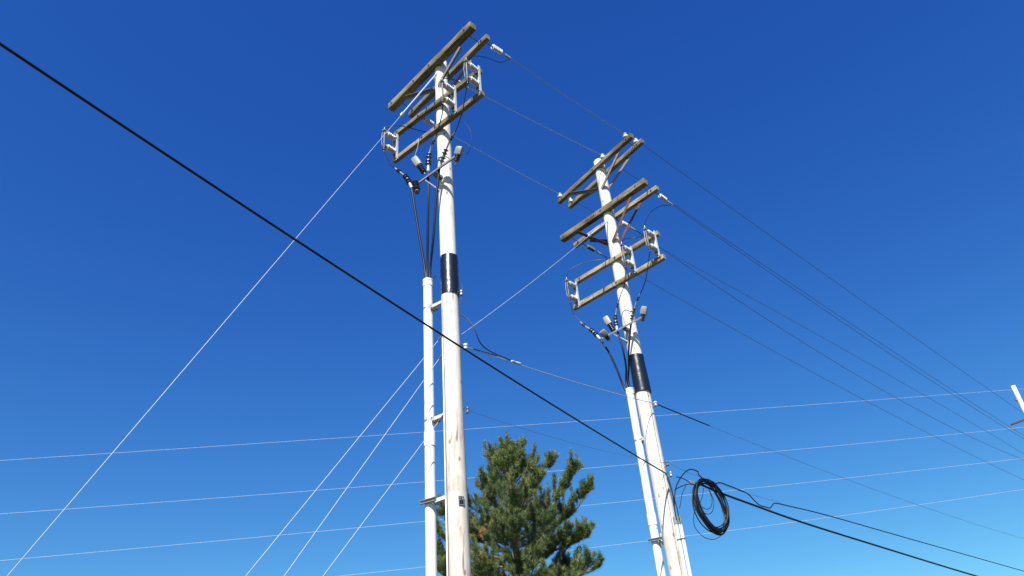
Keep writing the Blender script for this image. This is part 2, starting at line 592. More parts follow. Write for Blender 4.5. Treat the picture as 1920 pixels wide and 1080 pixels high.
# spacer bolts tying paired arms together
def tie(parent, fr, px, t0, t1, mat='dull'):
    p = fr.on(*px, t0)
    s, t, z = fr.loc(p)
    MB().tube([fr(s, t0, z), fr(s, t1, z)], 0.012, 8).build('spacer_bolt', mat, parent)
tie(poleA, fA2, (878, 66), 0.14, -0.30)
tie(poleA, fA2, (752, 192), 0.14, -0.30)
tie(poleB, fB2, (1176, 266), 0.14, -0.28)
tie(poleB, fB2, (1058, 372), 0.14, -0.28)
tie(poleB, fBm, (1201, 348), 0.14, -0.28)
tie(poleB, fBm, (1068, 444), 0.14, -0.28)

# black animal guards round the poles
def zat(fr, px):
    return fr.on(*px, 0.0).z
zA0, zA1 = zat(fA, (845, 556)), zat(fA, (842, 484))
collar(poleA, A, zA0, zA1, r_at('A', zA0) + 0.012, r_at('A', zA1) + 0.012, 'animal_guard', 'wrap', 0.008, 0.012)['label'] = 'glossy black plastic sleeve on the pole'
zB0, zB1 = zat(fB, (1208, 737)), zat(fB, (1196, 670))
zBm = [zB0, zB0 + (zB1 - zB0) * 0.33, zB0 + (zB1 - zB0) * 0.62, zB1]
for k in range(3):
    collar(poleB, B, zBm[k], zBm[k + 1] + 0.03, r_at('B', zB0) + 0.030 - 0.008 * k, r_at('B', zB1) + 0.028 - 0.008 * k, 'animal_guard', 'wrap', 0.008, 0.012, seed=4 + k)['label'] = 'glossy black plastic sleeve on the pole'

# ground wires stapled down the poles
def groundwire(pole, key, fr, ang, z0, z1, mat='copper', wob=0.01, r=0.006, name='ground_wire'):
    pts = []
    for k in range(41):
        z = z0 + (z1 - z0) * k / 40
        a = ang + wob * math.sin(z * 3.1) + wob * math.sin(z * 1.3)
        rr = r_at(key, z) + 0.007
        pts.append(fr.o + (fr.s * math.cos(a) + fr.t * math.sin(a)) * rr + Vector((0, 0, z)))
    MB().tube(pts, r, 6).build(name, mat, pole)
groundwire(poleA, 'A', fA, R(108), 0.0, zA0 - 0.05, wob=0.03)
groundwire(poleA, 'A', fA, R(121), 0.0, zA0 - 0.9, 'pvc', 0.015, 0.017, 'moulding')
groundwire(poleA, 'A', fA, R(110), zA1 + 0.05, 13.0, wob=0.05, r=0.004)
groundwire(poleB, 'B', fB, R(30), 0.0, zB0 - 0.02, wob=0.03, r=0.005)

# ---------------------------------------------------------------- fuse cutouts on vertical white channels
def cutout(pole_fr, px, label, group, t_face=0.275, s_nudge=0.0):
    fr = pole_fr
    s1, _, z1 = fr.loc(fr.on(*px[0], t_face + 0.03))
    s0, _, z0 = fr.loc(fr.on(*px[1], t_face + 0.03))
    s = (s0 + s1) / 2 + s_nudge
    root = thing('fuse_cutout', fr(s, t_face, z0), label, 'fuse cutout', group)
    # channel: web and two flanges
    mb = MB()
    zc, zh = (z0 + z1) / 2, (z1 - z0) / 2
    ax = (fr.s, fr.t, fr.z)
    uu = [(-.06, .003), (.06, .003), (.06, .06), (.05, .06), (.05, .013), (-.05, .013), (-.05, .06), (-.06, .06)]
    mb.quadstrip([[fr(s + a, t_face + b, z) for a, b in uu] for z in (z0, z1)])
    mb.build('channel', 'white', root, False)
    for z in (z1 - 0.05, z0 + 0.05):
        b = MB().lathe(fr(s, t_face + 0.013, z), fr.t, [(0, 0.022), (0.015, 0.022), (0.0151, 0.010), (0.035, 0.010)], 8)
        b.build('bolt', 'dull', root)
    zu, zl = z1 - 0.13, z0 + 0.21
    Lp = 0.30
    for z in (zu, zl):
        prof = [(0, 0.042), (0.03, 0.042)]
        for k in range(5):
            h = 0.035 + k * 0.045
            prof += [(h, 0.052), (h + 0.012, 0.068), (h + 0.03, 0.066), (h + 0.042, 0.052)]
        prof += [(Lp - 0.03, 0.04), (Lp, 0.036)]
        ins = MB().lathe(fr(s, t_face + 0.014, z), fr.t + fr.z * 0.02, prof, 16).build('insulator', 'porcelain', root)
        MB().box(fr(s, t_face + Lp + 0.03, z), ax, (0.026, 0.022, 0.035)).build('end_clamp', 'dull', ins, False)
    tt = t_face + Lp + 0.05
    # fuse tube with its upper hood, hinge and pull ring
    MB().lathe(fr(s, tt, zl - 0.02), fr.z, [(0, 0.016), (0.05, 0.016), (0.0501, 0.021), (zu - zl - 0.05, 0.021), (zu - zl - 0.0499, 0.016), (zu - zl + 0.05, 0.016)], 10).build('fuse_tube', 'dull', root)
    MB().tube([fr(s - 0.03, tt + 0.03, zl - 0.02), fr(s - 0.034, tt + 0.05, (zl + zu) / 2), fr(s - 0.03, tt + 0.03, zu)], 0.008, 6).build('blade', 'galv', root)
    hd = MB()
    hd.box(fr(s, tt, zu + 0.05), ax, (0.03, 0.045, 0.012))
    hd.lathe(fr(s, tt, zu + 0.06), fr.z, [(0, 0.016), (0.06, 0.014), (0.1, 0.008)], 8)
    hd.build('contact_hood', 'galv', root)
    pr = [(0, 0.014)]
    for k in range(3):
        pr += [(0.03 + k * 0.035, 0.014), (0.032 + k * 0.035, 0.034), (0.042 + k * 0.035, 0.034), (0.046 + k * 0.035, 0.014)]
    pr += [(0.16, 0.012)]
    MB().lathe(fr(s, tt, zl - 0.03), -fr.z, pr, 12).build('hinge', 'dull', root)
    return fr(s, tt, zu + 0.15), fr(s, tt, zl - 0.19)

GA, GB = 'fuse cutouts on the nearer pole', 'fuse cutouts on the second pole'
cA = [cutout(fA, ((742, 254), (741, 299)), 'white fuse cutout at the far left end of the nearer pole arms', GA),
      cutout(fA, ((849, 164), (852, 211)), 'white fuse cutout right in front of the nearer pole shaft', GA),
      cutout(fA, ((895, 126), (897, 174)), 'white fuse cutout at the upper right end of the nearer pole arms', GA)]
cB = [cutout(fB, ((1077, 530), (1084, 575)), 'white fuse cutout at the far left end of the second pole arms', GB),
      cutout(fB, ((1180, 464), (1189, 511)), 'white fuse cutout right beside the second pole shaft', GB),
      cutout(fB, ((1223, 435), (1234, 481)), 'white fuse cutout at the upper right end of the second pole arms', GB)]

# ---------------------------------------------------------------- insulators
def pin_insulator(p, label, group='pin insulators on the top arms'):
    root = thing('pin_insulator', p, label, 'insulator', group)
    MB().lathe(p, (0, 0, 1), [(-0.03, 0.014), (0.07, 0.014)], 8).build('pin', 'dull', root)
    MB().lathe(Vector(p) + Vector((0, 0, 0.055)), (0, 0, 1), [(0, 0.035), (0.0, 0.07), (0.035, 0.082), (0.06, 0.074), (0.075, 0.05), (0.09, 0.036), (0.105, 0.036), (0.115, 0.05), (0.135, 0.048), (0.145, 0.03)], 18).build('cap', 'ceramic', root)
    return Vector(p) + Vector((0, 0, 0.17))

def strain(p, q, label, group, mat='ceramic', sheds=6, r=0.062):
    """string of sheds from the arm eye p to the clamp q"""
    p, q = Vector(p), Vector(q)
    L = (q - p).length
    d = (q - p) / L
    root = thing('strain_insulator', p, label, 'insulator', group)
    e = 0.27 * L
    MB().tube([p, p + d * e], 0.014, 8).build('eye_link', 'dull', root)
    pr = [(0, 0.022)]
    body = 0.40 * L
    for k in range(sheds):
        h = body * (k + 0.15) / sheds
        pr += [(h, 0.022), (h + 0.008, r), (h + 0.022, r * 0.97), (h + 0.030, 0.022)]
    pr += [(body, 0.022)]
    MB().lathe(p + d * e, d, pr, 16).build('shed_stack', mat, root)
    c = MB()
    c.tube([p + d * (e + body), q], [0.016, 0.02], 8)
    side = d.cross(Vector((0, 0, 1))).normalized()
    vv = side.cross(d)
    c.box(q - d * 0.06, (d, side, vv), (0.09, 0.022, 0.03))
    for k in (-1, 0, 1):
        c.tube([q - d * (0.06 + 0.05 * k) - vv * 0.065, q - d * (0.06 + 0.05 * k) + vv * 0.06], 0.009, 6)
    c.build('dead_end_clamp', 'galv', root)
    return q, d

# nearer pole: three strings on the back of the top arms, pulling towards the second pole
GAs = 'strain insulators dead-ending wires at the nearer pole'
PLN = Frame(A, 129.5)       # line runs along -t of this frame
def along(start, px):
    """point on the upright plane through start, in the direction of the line, seen at px"""
    f = Frame((start.x, start.y), 129.5)
    return f.side(*px, 0.0)
eR = fA2.on(911, 79, -0.27)
qR = along(eR, (955, 108))
strain(eR, qR, 'white shed insulator at the upper right end of the nearer top arm', GAs)
eM = fA2.on(846, 148, -0.25)
qM = along(eM, (876, 164))
strain(eM, qM, 'white shed insulator behind the nearer pole shaft near its top', GAs)
eL = fA2.on(787, 217, -0.27)
qL = along(eL, (824, 241))
strain(eL, qL, 'white shed insulator near the left end of the nearer top arm', GAs)

# second pole: pin insulators on the top pair of arms
PI = {}
for key, px, t, ar, lab in (('fr', (1174, 259), 0.2, armB_tf, 'white pin insulator on the right end of the front top arm'),
                            ('fm', (1131, 298), 0.2, armB_tf, 'white pin insulator in the middle of the front top arm'),
                            ('fl', (1051, 374), 0.2, armB_tf, 'white pin insulator on the left end of the front top arm'),
                            ('br', (1194, 269), -0.2, armB_tb, 'white pin insulator on the right end of the rear top arm'),
                            ('bl', (1070, 384), -0.2, armB_tb, 'white pin insulator on the left end of the rear top arm')):
    p = fB2.on(*px, t)
    a, b = ar[1], ar[2]
    k = (p - a).dot(b - a) / (b - a).length_squared
    p = a + (b - a) * k + Vector((0, 0, 0.06))
    PI[key] = pin_insulator(p, lab)

GBs = 'strain insulators dead-ending wires at the second pole'
DB = Frame(B, 136.5)
def alongB(start, px, az=136.5):
    return Frame((start.x, start.y), az).side(*px, 0.0)
bR = fBm.on(1228, 360, -0.27)
cR = alongB(bR, (1259, 383))
strain(bR, cR, 'white shed insulator on the right end of the second pole middle arms', GBs)
bM = fBm.on(1157, 412, -0.25)
cM = alongB(bM, (1190, 431))
strain(bM, cM, 'white shed insulator behind the shaft between rusty braces', GBs)
bL = fBm.on(1091, 456, -0.27)
cL = alongB(bL, (1126, 476))
strain(bL, cL, 'dark shed insulator below the left end of the second pole middle arms', GBs, 'dull')

# ---------------------------------------------------------------- line wires
def wire(pts, r, label, mat='wire', group=None, name='power_wire', n=6, cat='wire'):
    o = MB().tube(pts, r, n).build(name, mat, None, True, pts[0])
    return tag(o, label, cat, group)

GW = 'line wires between the two tall poles'
W1 = sagline(qR, PI['fr'], 0.03) + sagline(PI['fr'], PI['br'], 0.0, 3)[1:]
wire(W1, 0.0095, 'uppermost of the three wires running between the tops of the two poles', 'wire', GW)
wire(sagline(qM, PI['fm'], 0.03), 0.0095, 'middle one of the three wires running between the tops of the two poles', 'wire', GW)
wire(sagline(qL, PI['fl'], 0.03) + sagline(PI['fl'], PI['bl'], 0.0, 3)[1:], 0.0095, 'lowest of the three wires running between the tops of the two poles', 'wire', GW)

def onward(start, pix, az=136.0, r=0.0095, extend=0.6, sub=10):
    """wire from start through sight lines on its own upright plane along the line, carried on past the frame"""
    f = Frame((start.x, start.y), az)
    pts = [start] + [f.side(*p, 0.0) for p in pix]
    # parabola fit z over distance so that the sag is smooth
    xs = np.array([math.hypot(p.x - start.x, p.y - start.y) for p in pts])
    zs = np.array([p.z for p in pts])
    co = np.polyfit(xs, zs, 2, w=[4] + [1] * (len(pts) - 1)) if len(pts) > 2 else np.polyfit(xs, zs, 1)
    end = xs[-1] * (1 + extend)
    d = (pts[-1] - start)
    d.z = 0
    d.normalize()
    dz = start.z - float(np.polyval(co, 0))
    out = []
    for k in range(49):
        x = end * k / 48
        p = start + d * x
        p.z = float(np.polyval(co, x)) + dz * max(0, 1 - x / 2.0)
        out.append(p)
    return out
GO = 'line wires running on to the right from the second pole'
wire(onward(PI['br'], [(1526, 500), (1913, 771)]), 0.0082, 'uppermost dark wire sloping away to the far pole at right', 'darkwire', GO)
wire(onward(PI['fm'], [(1436, 500), (1920, 817)]), 0.0085, 'upper one of the close pair of dark wires sloping right', 'darkwire', GO)
wire(onward(cR, [(1427, 500), (1920, 823)]), 0.0082, 'lower one of the close pair, starting at the right end insulator', 'darkwire', GO)
wire(onward(PI['bl'], [(1234, 458), (1400, 556), (1920, 851)]), 0.0085, 'dark wire from the left top insulator passing behind the second pole', 'darkwire', GO)
wire(onward(cM, [(1249, 479), (1400, 572), (1920, 862)]), 0.0085, 'thin dark wire from the insulator between the rusty braces', 'darkwire', GO)
wire(onward(cL, [(1194, 516), (1400, 630), (1920, 900)]), 0.0082, 'lowest dark power wire sloping right below the fuse arms', 'darkwire', GO)

# jumpers from the dead-ends to the cutouts
def jumper(pts, label, r=0.009, mat='jacket', group='jumper leads'):
    return wire(spline(pts, 8), r, label, mat, group, 'jumper_lead', 6, 'lead')
tj = 0.3
jumper([qR - Vector((0, 0, .05)), fA.on(938, 117, -0.5), fA.on(912, 108, 0.0), fA.on(893, 105, 0.4), cA[2][0]], 'thin jumper lead looping to the upper right cutout of the nearer pole')
jumper([qM, fA.on(868, 157, -0.2), fA.on(850, 149, 0.3), cA[1][0]], 'short jumper lead beside the top of the nearer pole shaft')
jumper([qL, fA.on(800, 247, -0.1), fA.on(780, 243, 0.1), fA.on(758, 237, 0.3), fA.on(738, 236, 0.5), cA[0][0]], 'thin jumper lead arching over the left cutout of the nearer pole')
jumper([cR - Vector((0, 0, .03)), fB.on(1240, 386, -0.6), fB.on(1222, 396, -0.2), fB.on(1211, 413, 0.3), cB[2][0]], 'black jumper lead arching down from the right end insulator of the second pole')
jumper([cM, fB.on(1200, 437, -0.4), fB.on(1206, 441, 0.0), fB.on(1192, 446, -0.1), fB.on(1172, 448, 0.1), fB.on(1166, 455, 0.35), cB[1][0]], 'black jumper lead beside the rusty braces')
jumper([cL, fB.on(1139, 486, -0.2), fB.on(1125, 487, 0.0), fB.on(1092, 494, 0.2), fB.on(1068, 507, 0.4), cB[0][0]], 'black jumper lead arching over to the left cutout of the second pole')

# ---------------------------------------------------------------- riser conduits
def conduit(fr, key, bot_px, top_px, t, r, label, brackets, couplings, seed):
    pb = fr.on(*bot_px, t)
    s, _, _ = fr.loc(pb)
    zt = fr.on(*top_px, t).z
    root = thing('riser_conduit', fr(s, t, 0), label, 'conduit', 'white conduits standing off the poles')
    zs = [0.0] + couplings + [zt]
    for k in range(len(zs) - 1):
        a, b = zs[k], zs[k + 1]
        MB().lathe(fr(s, t, a), (0, 0, 1), [(0.002, r), (b - a - 0.002, r)], 28).build('pipe_section', 'pvc', root)
    for z in couplings:
        MB().lathe(fr(s, t, z - 0.02), (0, 0, 1), [(0, r + 0.002), (0.001, r + 0.009), (0.24, r + 0.009), (0.27, r + 0.003)], 28).build('coupling', 'pvc', root)
    MB().lathe(fr(s, t, zt - 0.13), (0, 0, 1), [(0, r + 0.002), (0.0, r + 0.007), (0.1, r + 0.007), (0.112, r + 0.004), (0.118, r + 0.011), (0.15, r + 0.011), (0.15, r - 0.012), (0.05, r - 0.012)], 28).build('end_bell', 'pvc', root)
    for px in brackets:
        z = fr.on(*px, t).z
        br = MB()
        axis_to = (fr(0, 0, z) - fr(s, t, z))
        dist = axis_to.length
        d = axis_to.normalized()
        w = Vector((0, 0, 1)).cross(d)
        ax = (d, w, Vector((0, 0, 1)))
        # strut bar across the face of the pipe and the arm back to the pole
        c0 = fr(s, t, z)
        rr = r_at(key, z)
        br.box(c0 + d * ((r + 0.012 + dist - rr) / 2), ax, ((dist - rr - r - 0.012) / 2, 0.035, 0.03))
        br.box(c0 + d * (r + 0.03), ax, (0.02, 0.075, 0.045))
        br.box(c0 + d * (dist - rr - 0.012), ax, (0.01, 0.04, 0.12))
        b = br.build('standoff_bracket', 'white', root, False)
        st = MB().lathe(c0 - Vector((0, 0, 0.016)), (0, 0, 1), [(0, r + 0.001), (0, r + 0.006), (0.032, r + 0.006), (0.032, r + 0.001)], 28)
        st.build('strap', 'galv', b)
        wf = w if w.dot(CAM - c0) > 0 else -w
        if px is brackets[-1]:
            bar = MB()
            tilt = (d - Vector((0, 0, 0.06))).normalized()
            uu = [(-.03, 0), (.03, 0), (.03, .04), (.02, .04), (.02, .008), (-.02, .008), (-.02, .04), (-.03, .04)]
            bar.quadstrip([[c0 + wf * (r + 0.008 + b_) + Vector((0, 0, a_)) + tilt * k for a_, b_ in uu] for k in (-r - 0.03, r + 0.12)])
            bar.build('strut_bar', 'galv', b, False)
        bb = MB()
        bb.tube([c0 + d * (r + 0.03) - w * 0.09, c0 + d * (r + 0.03) + w * 0.11], 0.011, 6)
        bb.box(c0 + d * (r + 0.02) + w * 0.085, ax, (0.05, 0.014, 0.03))
        bb.build('clamp_bolt', 'dull', b, False)
    return root, fr(s, t, zt)

conA, topA = conduit(fA, 'A', (809, 1080), (805, 526), 0.05, 0.088, 'white conduit beside the nearer pole, left of its black sleeve',
                     [(808, 577), (808, 789), (808, 943)], [4.0, 7.12], 1)
conB, topB = conduit(fB, 'B', (1241, 1080), (1177, 733), 0.05, 0.090, 'white conduit beside the second pole, ending under its black sleeve',
                     [(1192, 829), (1228, 1015)], [5.0, 7.0], 2)

# ---------------------------------------------------------------- riser cables with terminations
def riser_cable(fr, pix, lead, foot, end, label, group, r=0.024, term_mat='jacket'):
    """pix: sight lines with depth t, conduit mouth first; then the termination and the bare lead up to the cutout"""
    pts = [fr.on(x, y, t) for x, y, t in pix]
    root = thing('riser_cable', foot, label, 'cable', group)
    body = spline([foot - Vector((0, 0, 0.15))] + pts, 10)
    MB().tube(body, r, 10).build('sheath', 'jacket', root)
    p = pts[-1]
    lp = [fr.on(x, y, t) for x, y, t in lead]
    term = spline([p] + lp[:2], 10)
    tl = 0.62
    MB().tube([term[0] - (term[1] - term[0]).normalized() * 0.04] + term[:6], 0.03, 12).build('stress_cone', 'ceramic', root)
    cur = spline([p] + lp, 12)
    # resample along
    acc = [0]
    for i in range(1, len(cur)):
        acc.append(acc[-1] + (cur[i] - cur[i - 1]).length)
    def at(d):
        for i in range(1, len(cur)):
            if acc[i] >= d:
                f = (d - acc[i - 1]) / max(1e-6, acc[i] - acc[i - 1])
                return cur[i - 1].lerp(cur[i], f), (cur[i] - cur[i - 1]).normalized()
        return cur[-1], (cur[-1] - cur[-2]).normalized()
    for k, (dd, rr) in enumerate(((0.14, 0.062), (0.21, 0.06), (0.31, 0.058), (0.38, 0.054), (0.62, 0.042), (0.68, 0.042))):
        if dd < acc[-1]:
            q, d = at(dd)
            MB().lathe(q - d * 0.012, d, [(0, 0.02), (0.002, rr), (0.02, rr * 0.95), (0.034, 0.02)], 14).build('shed', 'black', root)
    rs = []
    core = []
    for k in range(24):
        dd = 0.78 * k / 23
        q, d = at(min(dd, acc[-1]))
        core.append(q)
        rs.append(0.030 if dd < 0.4 else 0.018)
    MB().tube(core, rs, 10).build('termination', 'greycap', root)
    MB().tube(cur + [end], 0.011, 6).build('lead', 'jacket', root)
    return root

foot = lambda top, fr, ds, dt: top + fr.s * ds + fr.t * dt
GC, GD = 'riser cables of the nearer pole', 'riser cables of the second pole'
riser_cable(fA, [(796, 500, .06), (784, 430, .2), (775, 372, .32), (771, 350, .36)], [(762, 333, .40), (748, 321, .45), (731, 308, .55)], foot(topA, fA, -.04, 0), cA[0][1],
            'left black cable bowing out to the left cutout of the nearer pole', GC)
riser_cable(fA, [(801, 500, .06), (802, 430, .2), (803, 372, .3), (803, 318, .34)], [(804, 296, .36), (809, 274, .38), (819, 250, .45), (829, 215, .55)], foot(topA, fA, 0, .03), cA[1][1],
            'middle black cable rising straight up from the nearer conduit', GC)
riser_cable(fA, [(807, 500, .06), (813, 440, .2), (818, 372, .3), (824, 314, .34)], [(835, 284, .36), (844, 263, .38), (855, 244, .42), (867, 210, .5)], foot(topA, fA, .04, 0), cA[2][1],
            'right black cable rising close to the nearer pole shaft', GC)
riser_cable(fB, [(1168, 722, .06), (1158, 696, .15), (1143, 663, .27), (1124, 634, .34)], [(1110, 620, .38), (1094, 609, .42), (1077, 592, .5)], foot(topB, fB, -.04, 0), cB[0][1],
            'left black cable bowing out to the left cutout of the second pole', GD)
riser_cable(fB, [(1174, 715, .06), (1174, 690, .15), (1168, 655, .3), (1157, 618, .34)], [(1154, 596, .36), (1158, 572, .38), (1165, 550, .45), (1171, 535, .52)], foot(topB, fB, 0, .03), cB[1][1],
            'middle one of three black cables rising from the second conduit', GD)
riser_cable(fB, [(1178, 715, .06), (1179, 690, .15), (1179, 655, .3), (1183, 608, .34)], [(1188, 584, .36), (1195, 562, .38), (1204, 543, .42), (1211, 525, .5)], foot(topB, fB, .04, 0), cB[2][1],
            'right black cable close to the second pole shaft', GD)
# ---------------------------------------------------------------- termination brackets and surge arresters
def term_bracket(pole, key, fr, l, r_, t, strut_px):
    p, q = fr.on(*l, t), fr.on(*r_, t)
    s0, s1 = fr.loc(p)[0], fr.loc(q)[0]
    z = (p.z + q.z) / 2
    mb = MB()
    ax = (fr.s, fr.t, fr.z)
    mb.box(fr((s0 + s1) / 2, t, z), ax, (abs(s1 - s0) / 2, 0.004, 0.022))
    mb.box(fr((s0 + s1) / 2, t - 0.03, z + 0.024), ax, (abs(s1 - s0) / 2, 0.028, 0.004))
    rr = r_at(key, z)
    mb.box(fr(0, (rr + t) / 2 - 0.03, z), ax, (0.05, max(0.02, (t - rr) / 2 - 0.034), 0.03))
    o = mb.build('cable_bracket', 'dullgalv', pole, False)
    e = fr(s0 * 0.45, t - 0.02, z - 0.04)
    MB().tube([e, fr(-0.03, rr + 0.0, z - 0.32)], 0.014, 6).build('bracket_strut', 'white', o)
    return z, s0, s1

zbA, sa0, sa1 = term_bracket(poleA, 'A', fA, (778, 343), (853, 297), 0.40, None)
zbB, sb0, sb1 = term_bracket(poleB, 'B', fB, (1128, 634), (1203, 596), 0.40, None)

def arrester(base, top, label, group, capped=True, r=0.048):
    base, top = Vector(base), Vector(top)
    L = (top - base).length
    d = (top - base) / L
    root = thing('surge_arrester', base, label, 'surge arrester', group)
    MB().tube([base - d * 0.06, base + d * 0.03], 0.014, 8).build('stud', 'galv', root)
    pr = [(0, 0.03)]
    hb = L * (0.55 if capped else 0.9)
    for k in range(5):
        h = hb * k / 5
        pr += [(h + 0.004, 0.03), (h + 0.012, r + 0.012), (h + 0.026, r + 0.010), (h + 0.034, 0.03)]
    pr += [(hb + 0.01, 0.03)]
    MB().lathe(base, d, pr, 14).build('shed_stack', 'black', root)
    if not capped:
        MB().lathe(top - d * 0.04, d, [(0, 0.03), (0.01, 0.05), (0.05, 0.05), (0.06, 0.02)], 12).build('end_cap', 'dull', root)
        return top
    u = d.cross(Vector((0.3, 0.9, 0.2))).normalized()
    w = d.cross(u)
    cap = MB()
    rings = []
    for f, k in ((0.44, 0.80), (0.46, 0.95), (0.6, 1.02), (0.92, 1.0), (0.985, 0.9), (1.0, 0.72)):
        ring = []
        for j in range(16):
            a = 2 * math.pi * j / 16
            c, s_ = math.cos(a), math.sin(a)
            q = 0.078 * k / (abs(c) ** 4 + abs(s_) ** 4) ** 0.25
            ring.append(base + d * (L * f) + u * c * q + w * s_ * q * 0.85)
        rings.append(ring)
    cap.quadstrip(rings)
    c = cap.build('wildlife_cap', 'greycap', root)
    lugs = MB()
    lugs.box(base + d * (L * 0.72) + u * 0.082, (d, u, w), (0.06, 0.006, 0.02))
    lugs.box(base + d * (L * 0.6) - w * 0.068, (d, u, w), (0.03, 0.016, 0.006))
    lugs.build('latch', 'greycap', c, False)
    return top

GR, GS = 'surge arresters on the nearer pole', 'surge arresters on the second pole'
a1 = arrester(fA.on(795, 323, 0.36), fA.on(777, 297, 0.44), 'grey capped arrester tilting left below the nearer pole arms', GR)
a2 = arrester(fA.on(855, 303, 0.34), fA.on(863, 276, 0.36), 'grey capped arrester standing right of the nearer pole shaft', GR)
a3 = arrester(fA.on(779, 343, 0.44), fA.on(782, 360, 0.60), 'dark ribbed arrester hanging at the left tip of the nearer cable bracket', GR, False, 0.058)
a4 = arrester(fB.on(1150, 620, 0.38), fB.on(1135, 595, 0.44), 'grey capped arrester tilting left beside the second pole, upper of two', GS)
a5 = arrester(fB.on(1142, 637, 0.40), fB.on(1128, 620, 0.62), 'grey capped arrester lying at the bracket tip of the second pole, lower of two', GS)
a6 = arrester(fB.on(1204, 602, 0.34), fB.on(1209, 575, 0.36), 'grey capped arrester standing right of the second pole shaft', GS)
jumper([a2 - Vector((0, 0, .1)), fA.on(876, 288, .36), fA.on(884, 268, .38), fA.on(881, 243, .42), fA.on(869, 229, .46), fA.on(862, 229, .45)], 'thin lead curling up from the arrester right of the nearer shaft', 0.006)
jumper([a1 - Vector((0, 0, .02)), fA.on(779, 288, .44), fA.on(782, 280, .4), fA.on(786, 262, .3)], 'pale lead rising from the tilted arrester of the nearer pole', 0.005, 'guy')

# ---------------------------------------------------------------- guys
GG = 'guy wires anchoring the nearer pole'
def anchored(start, px, D_out):
    """guy running from start down towards the ground on the side away from the line; px is a sight line it passes"""
    f = Frame((start.x, start.y), 129.5)
    p = f.side(*px, 0.0)
    d = (p - start).normalized()
    k = start.z / -d.z
    return start + d * k
fG = Frame(A, 129.5)
sg = fA2(-0.02, r_at('A', 15.4) + 0.02, fA2.on(812, 144, 0.17).z)
# top guy: fibreglass strain rod, then strand
gf = Frame((sg.x, sg.y), 150.0)
j0 = gf.side(754, 214, 0.0)
e0 = gf.side(14, 1080, 0.0)
root = thing('guy_wire', sg, 'long pale guy wire from the top of the nearer pole to lower left', 'guy wire', GG)
MB().tube([sg, j0], 0.017, 10).build('strain_rod', 'rod', root)
dj = (j0 - sg).normalized()
MB().lathe(j0 - dj * 0.06, dj, [(0, 0.02), (0.02, 0.035), (0.1, 0.035), (0.14, 0.015)], 10).build('clevis', 'galv', root)
kz = (j0.z - 0.0) / (j0.z - e0.z)
MB().tube(sagline(j0, j0 + (e0 - j0) * min(kz, 3.0), 0.0, 12), 0.0054, 8).build('strand', 'guy', root)

def low_guy(px0, px1, label, r=0.0052):
    st = fA.on(*px0, 0.03)
    f = Frame((st.x, st.y), 155.0)
    e = f.side(*px1, 0.0)
    k = st.z / (st.z - e.z)
    root = thing('guy_wire', st, label, 'guy wire', GG)
    MB().tube([st, st + (e - st) * min(k, 4)], r, 8).build('strand', 'guy', root)
    d = (e - st).normalized()
    mb = MB()
    mb.lathe(st - d * 0.05, d, [(0, 0.03), (0.03, 0.034), (0.07, 0.034), (0.1, 0.016), (0.3, 0.012)], 10)
    mb.build('thimble_clamp', 'rust', root)
    hook = MB().box(st - fA.t * 0.01 + Vector((0, 0, 0.02)), (fA.s, fA.t, fA.z), (0.035, 0.04, 0.07))
    hook.build('hook_plate', 'rust', root, False)
low_guy((835, 622), (461, 1080), 'uppermost of the three close guy wires left of the nearer conduit')
low_guy((836, 655), (533, 1080), 'middle one of the three close guy wires left of the nearer conduit')
low_guy((836, 772), (606, 1080), 'lowest and shortest guy wire, crossing the conduit at its middle strap', 0.005)

# span guy from the second pole's middle arms back to the nearer pole
p0 = fBm(0.0, r_at('B', 14.6) + 0.02, fBm.on(1134, 420, 0.15).z)
p1 = fA(0.10, -0.14, fA.on(866, 627, -0.14).z)
tt = p0.lerp(p1, 0.16)
root = thing('span_guy', p0, 'pale guy wire stretched between the two poles, sloping down to the nearer one', 'guy wire')
MB().tube([p0, p0.lerp(p1, 0.18)], 0.016, 10).build('strain_rod', 'rod', root)
dd = (p1 - p0).normalized()
MB().lathe(p0.lerp(p1, 0.18) - dd * 0.05, dd, [(0, 0.02), (0.02, 0.04), (0.1, 0.04), (0.14, 0.014)], 10).build('clevis', 'galv', root)
MB().tube(sagline(p0.lerp(p1, 0.18), p1, 0.05, 14), 0.0056, 8).build('strand', 'guy', root)

# ---------------------------------------------------------------- neutral and signal wires
nA = fA.on(873, 650, -0.15)
nB = fB.on(1229, 757, -0.02)
root = thing('neutral_wire', nA, 'thin neutral wire from mid-height of the nearer pole to the second pole', 'wire')
MB().tube(sagline(nA, nB, 0.06, 20), 0.008, 6).build('strand', 'wire', root)
MB().tube(spline([fA.on(864, 590, -.12), fA.on(878, 600, -.16), fA.on(890, 617, -.2), fA.on(900, 642, -.3), fA.on(918, 658, -.6), nA.lerp(nB, 0.19)], 8), 0.010, 6).build('tap_lead', 'jacket', root)
q0, q1 = nA.lerp(nB, 0.195), nA.lerp(nB, 0.235)
MB().lathe(q0 - Vector((0, 0, .012)), q1 - q0, [(0, 0.01), (0.01, 0.02), ((q1 - q0).length * 0.45, 0.02), ((q1 - q0).length * 0.5, 0.012), ((q1 - q0).length * 0.55, 0.02), ((q1 - q0).length, 0.02)], 8).build('splice', 'ceramic', root)
MB().tube([nA.lerp(nB, 0.03), nA.lerp(nB, 0.13)], 0.012, 6).build('grip', 'jacket', root)
wN = onward(nB, [(1283, 777), (1400, 827), (1920, 1010)], 136)
root = thing('neutral_wire', nB, 'thin faint neutral wire sloping right from below the second black sleeve', 'wire')
MB().tube(wN, 0.0045, 6).build('strand', 'darkwire', root)
MB().tube([wN[0], wN[0].lerp(wN[3], 0.9)], 0.014, 6).build('grip', 'jacket', root)
mA = fA.on(877, 769, -0.12)
mB = fB.on(1251, 869, 0.0)
